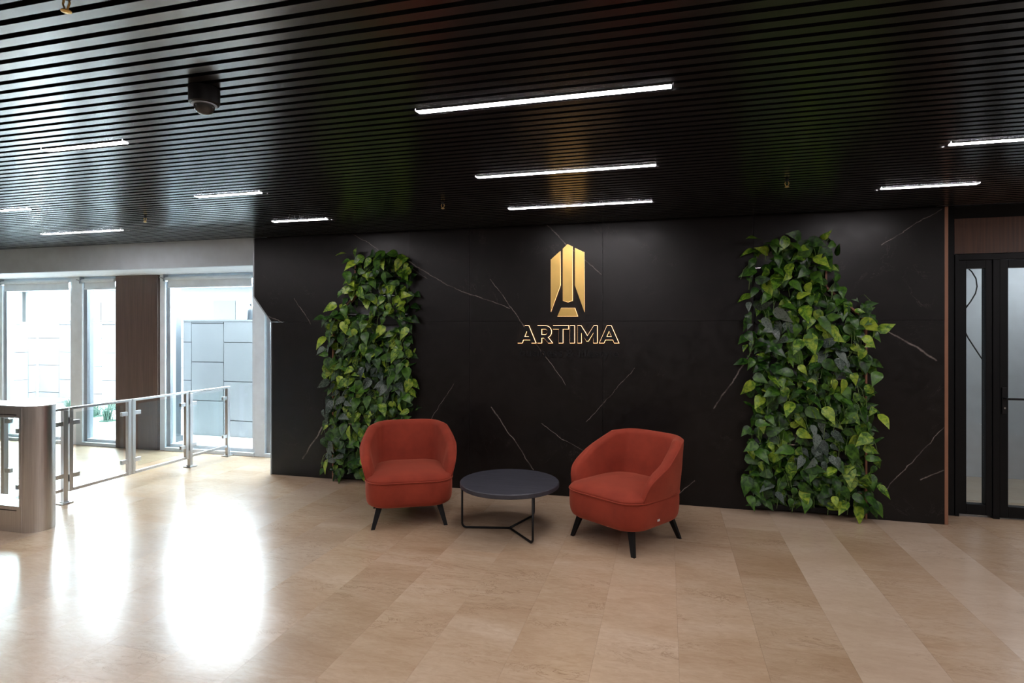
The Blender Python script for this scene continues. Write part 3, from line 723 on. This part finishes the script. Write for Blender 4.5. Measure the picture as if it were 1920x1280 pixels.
cu = bpy.data.curves.new('tagline', 'FONT'); cu.body = 'business & lifestyle'; cu.extrude = .05; cu.offset = .008
tmp = bpy.data.objects.new('tmp_text', cu); col.objects.link(tmp); dg = bpy.context.evaluated_depsgraph_get()
tm = bpy.data.meshes.new_from_object(tmp.evaluated_get(dg)); bpy.data.objects.remove(tmp); tm.name = 'tagline'
xs_ = [v.co.x for v in tm.vertices]; wx = max(xs_)-min(xs_); pl = zp(247, 1136); pr = zp(1093, 1136); sc = (pr[0]-pl[0])/wx
zc0 = zp(600, 1136)[1]; asc = (zp(600, 1068)[1]-zc0)/.72
for v in tm.vertices: v.co = ((v.co.x-min(xs_))*sc+pl[0], -.008-v.co.z*.1, v.co.y*asc+zc0)
tm.materials.clear(); tm.materials.append(M['letter_black'])
o = bpy.data.objects.new('tagline', tm); col.objects.link(o); o.parent = sg; o['label'] = 'thin black lettering reading business & lifestyle'

# ------------------------------------------------------------------ living walls
def leaf_mesh(name, L, Wd, mat, curl, fold, seed):
    rr = random.Random(seed); st = [(0, .0), (.05, .62), (.15, .95), (.28, 1.0), (.46, .84), (.68, .50), (.86, .20), (1.0, 0)]
    mb = MB(); vv = []; ff = []
    for q, w in st:
        y = L*q; zc = -curl*L*q*q
        for s_ in (-1, -.5, 0, .5, 1):
            x = s_*w*Wd/2; back = (.10*L*abs(s_)*(1 if q < .1 else 0))
            vv.append((x, y-back, zc + fold*abs(x) - .35*fold*(abs(s_) > .9)*abs(x) + rr.uniform(-1, 1)*.0012))
    for i in range(len(st)-1):
        for k in range(4): ff.append((i*5+k, i*5+k+1, (i+1)*5+k+1, (i+1)*5+k))
    mb.add(vv, ff); return mb
KINDS = {'green': M['leaf_green'], 'lime': M['leaf_lime'], 'silver': M['leaf_silver']}
LEAVES = {k: [] for k in KINDS}
for k, mt in KINDS.items():
    for j, (L, W_, cu_, fo) in enumerate(((.115,.078,.28,.25), (.095,.066,.45,.45), (.135,.088,.22,.15), (.075,.052,.35,.35))):
        if k == 'silver': W_ *= .82
        mb = leaf_mesh('leaf', L, W_, mt, cu_, fo, j); LEAVES[k].append((mb, mb.mesh('leaf', mt, True)))
def inside(p, poly):
    x, z = p; c = False; n = len(poly)
    for i in range(n):
        x0, z0 = poly[i]; x1, z1 = poly[(i+1) % n]
        if (z0 > z) != (z1 > z) and x < (x1-x0)*(z-z0)/(z1-z0)+x0: c = not c
    return c
def leaf_matrix(rr, x, z, y):
    a = rr.gauss(0, 1.0); d = Vector((math.sin(a), -rr.uniform(.1, 1.1), -math.cos(a))).normalized()
    nrm = Vector((rr.gauss(0, .5), -1.0, rr.uniform(-.1, 1.15))); nrm = (nrm-d*nrm.dot(d)).normalized()
    xx = d.cross(nrm).normalized()
    m = Matrix(((xx.x, d.x, nrm.x, x), (xx.y, d.y, nrm.y, y), (xx.z, d.z, nrm.z, z), (0,0,0,1)))
    return m
def living_wall(lab, poly, edge, silver, seed, bare, bottom):
    rr = random.Random(seed)
    cx = sum(p[0] for p in poly)/len(poly); t = empty('living_wall', (cx, YW, 0)); tag(t, lab, 'living wall', 'planted wall niches')
    sh = [(x-cx, z) for x, z in poly]
    xs0 = min(x for x, z in sh); xs1 = max(x for x, z in sh)
    MB().prism_xz(sh, .118, .136).build('backing_panel', M['backing'], t)
    strip_path([(x-cx, z) for x, z in edge], .014, -.012, .05, 'edge_trim', M['trim_brown'], t, 1 if edge[0][0] < cx else -1)
    # planting troughs
    zr = .10
    while zr < 2.2:
        ok = [x for x in [xs0+.012+i*(xs1-xs0-.024)/60 for i in range(61)] if inside((x, zr+.01), sh) and inside((x, zr+.14), sh)]
        if ok:
            a, b = min(ok)+.006, max(ok)-.006
            tr = MB().box(a, .03, zr, b, .117, zr+.012).box(a, .02, zr, b, .03, zr+.10).build('trough', M['black'], t)
            MB().box(a, .014, zr+.098, b, .03, zr+.106).build('lip', M['chrome'] if zr > .2 else M['trim_brown'], tr)
        zr += .19
    for z in (.02,): MB().box(xs0+.02, .0, z, xs1-.02, .10, z+.045).build('base_tray', M['black'], t)
    # leaves: the 300 that show most are parts, the rest of the foliage is one part
    sil = [(wallpt(u, v)[0]-cx, wallpt(u, v)[1], r_) for u, v, r_ in silver]
    def kind(x, z):
        for sx, sz, r_ in sil:
            if math.hypot(x-sx, z-sz) < r_ and rr.random() < .8: return 'silver'
        return 'lime' if rr.random() < .38 else 'green'
    def sample():
        while True:
            x = rr.uniform(xs0-.09, xs1+.07); z = rr.uniform(bottom, 2.30)
            qx = x; ins = inside((qx, min(z, 2.25)), sh)
            if not ins:
                near = any(inside((x+dx, min(z+dz, 2.25)), sh) for dx, dz in ((.07,0),(-.07,0),(0,-.06),(.05,-.05),(-.05,-.05)))
                if not near or rr.random() < .55: continue
            if any(math.hypot((x-bx)/bw, (z-bz)/bh) < 1 and rr.random() < .85 for bx, bz, bw, bh in bare): continue
            return x, z
    pos = []; tries = 0
    while len(pos) < 300:
        x, z = sample(); tries += 1
        if all((x-a)**2+(z-b)**2 > (.052 if tries < 4000 else .03)**2 for a, b in pos): pos.append((x, z))
    for x, z in pos:
        k = kind(x, z); j = rr.choice((0, 0, 1, 2, 3)); o = inst(LEAVES[k][j][1], 'leaf', t)
        s_ = rr.uniform(.85, 1.3)
        o.matrix_local = leaf_matrix(rr, x, z+.05, -rr.uniform(.05, .16)) @ Matrix.Diagonal((s_, s_, s_, 1))
    for k in KINDS:
        mb = MB()
        for _ in range({'green': 620, 'lime': 230, 'silver': 0}[k]):
            x, z = sample(); src = LEAVES[k][rr.choice((0, 1, 3))][0]; mt = leaf_matrix(rr, x, z+.04, rr.uniform(-.06, .05))
            mb.add([mt @ Vector(v) for v in src.v], src.f)
        if mb.v: tag(mb.build('foliage', KINDS[k], t, smooth=True), kind='stuff')
    mb = MB()
    for _ in range(90):
        x, z = sample(); a = rr.gauss(0, .9); L = rr.uniform(.06, .16)
        p = [Vector((x, .04, z+.06)), Vector((x+math.sin(a)*L*.4, -.05, z+.08)), Vector((x+math.sin(a)*L*.8, -.11, z+.03)), Vector((x+math.sin(a)*L, -.13, z-.05))]
        mb.tube(p, .0022, 4, cap=False)
    tag(mb.build('stems', M['stem'], t, smooth=True), kind='stuff')
PL = [(xc_, .0), (xe, .0), (xe, zt), (xd, zt), (xd, zk), (xc_, zj)]
PR = [(xf, .0), (xh, .0), (xh, zj), (xg, zk), (xg, zt), (xf, zt)]
living_wall('narrow planted niche of trailing pothos behind the left armchair', PL, [(xc_, 0), (xc_, zj), (xd, zk), (xd, zt)],
            [(640,650,.16),(715,712,.16),(640,755,.2),(640,850,.12),(745,730,.12)], 11, [(.25, 1.6, .16, .1), (-.05, 1.75, .12, .1), (.38, 2.15, .06, .2)], .04)
living_wall('broad planted niche of trailing pothos beside the glass door', PR, [(xh, 0), (xh, zj), (xg, zk), (xg, zt)],
            [(1450,622,.16),(1560,662,.12),(1535,840,.2),(1450,935,.12),(1400,605,.14),(1590,680,.1)], 23, [(-.43, 1.9, .03, .3)], .07)

# ------------------------------------------------------------------ dome camera and sprinklers
dc = empty('security_camera', (-1.81, 1.96, ZC)); tag(dc, 'black dome security camera on the slatted ceiling', 'security camera')
MB().lathe([(.047, -.066), (.056, -.062), (.058, -.052), (.058, -.001)], n=40).build('housing', M['black'], dc, smooth=False)
smooth_by_angle(dc.children[0], 35)
MB().lathe([(.040, -.0705), (.047, -.0695), (.0475, -.0665), (.046, -.0662)], n=40).build('ring', M['alu'], dc)
MB().lathe([(.003, -.1075)]+[(.0395*math.sin(R(a)), -.0706-.037*math.cos(R(a))) for a in (10, 22, 34, 46, 58, 70, 80, 90)], n=32).build('dome', M['dome'], dc, smooth=True)
def sprinkler(x, y, lab):
    s_ = empty('sprinkler', (x, y, ZC)); tag(s_, lab, 'sprinkler', 'ceiling sprinklers')
    MB().lathe([(.011, -.012), (.011, .05)], n=12).build('pipe', M['black'], s_)
    MB().tube([(-.008, 0, -.012), (-.013, 0, -.025), (-.004, 0, -.042)], .0028, 6).tube([(.008, 0, -.012), (.013, 0, -.025), (.004, 0, -.042)], .0028, 6).build('yoke', M['brass'], s_)
    MB().lathe([(.005, -.052), (.014, -.049), (.014, -.046), (.005, -.042)], n=12).build('deflector', M['brass'], s_)
def gapy(y): return ys(round((y-2.42)/P-.5)+.5)
sprinkler(-1.67, gapy(4.18), 'small brass ceiling sprinkler left of the long lights')
sprinkler(.76, gapy(4.15), 'small brass ceiling sprinkler in front of the right planted niche')
sprinkler(-4.38, gapy(4.08), 'small brass ceiling sprinkler near the window bay')
sprinkler(-1.69, gapy(1.33), 'brass ceiling sprinkler at the top edge of the photo')
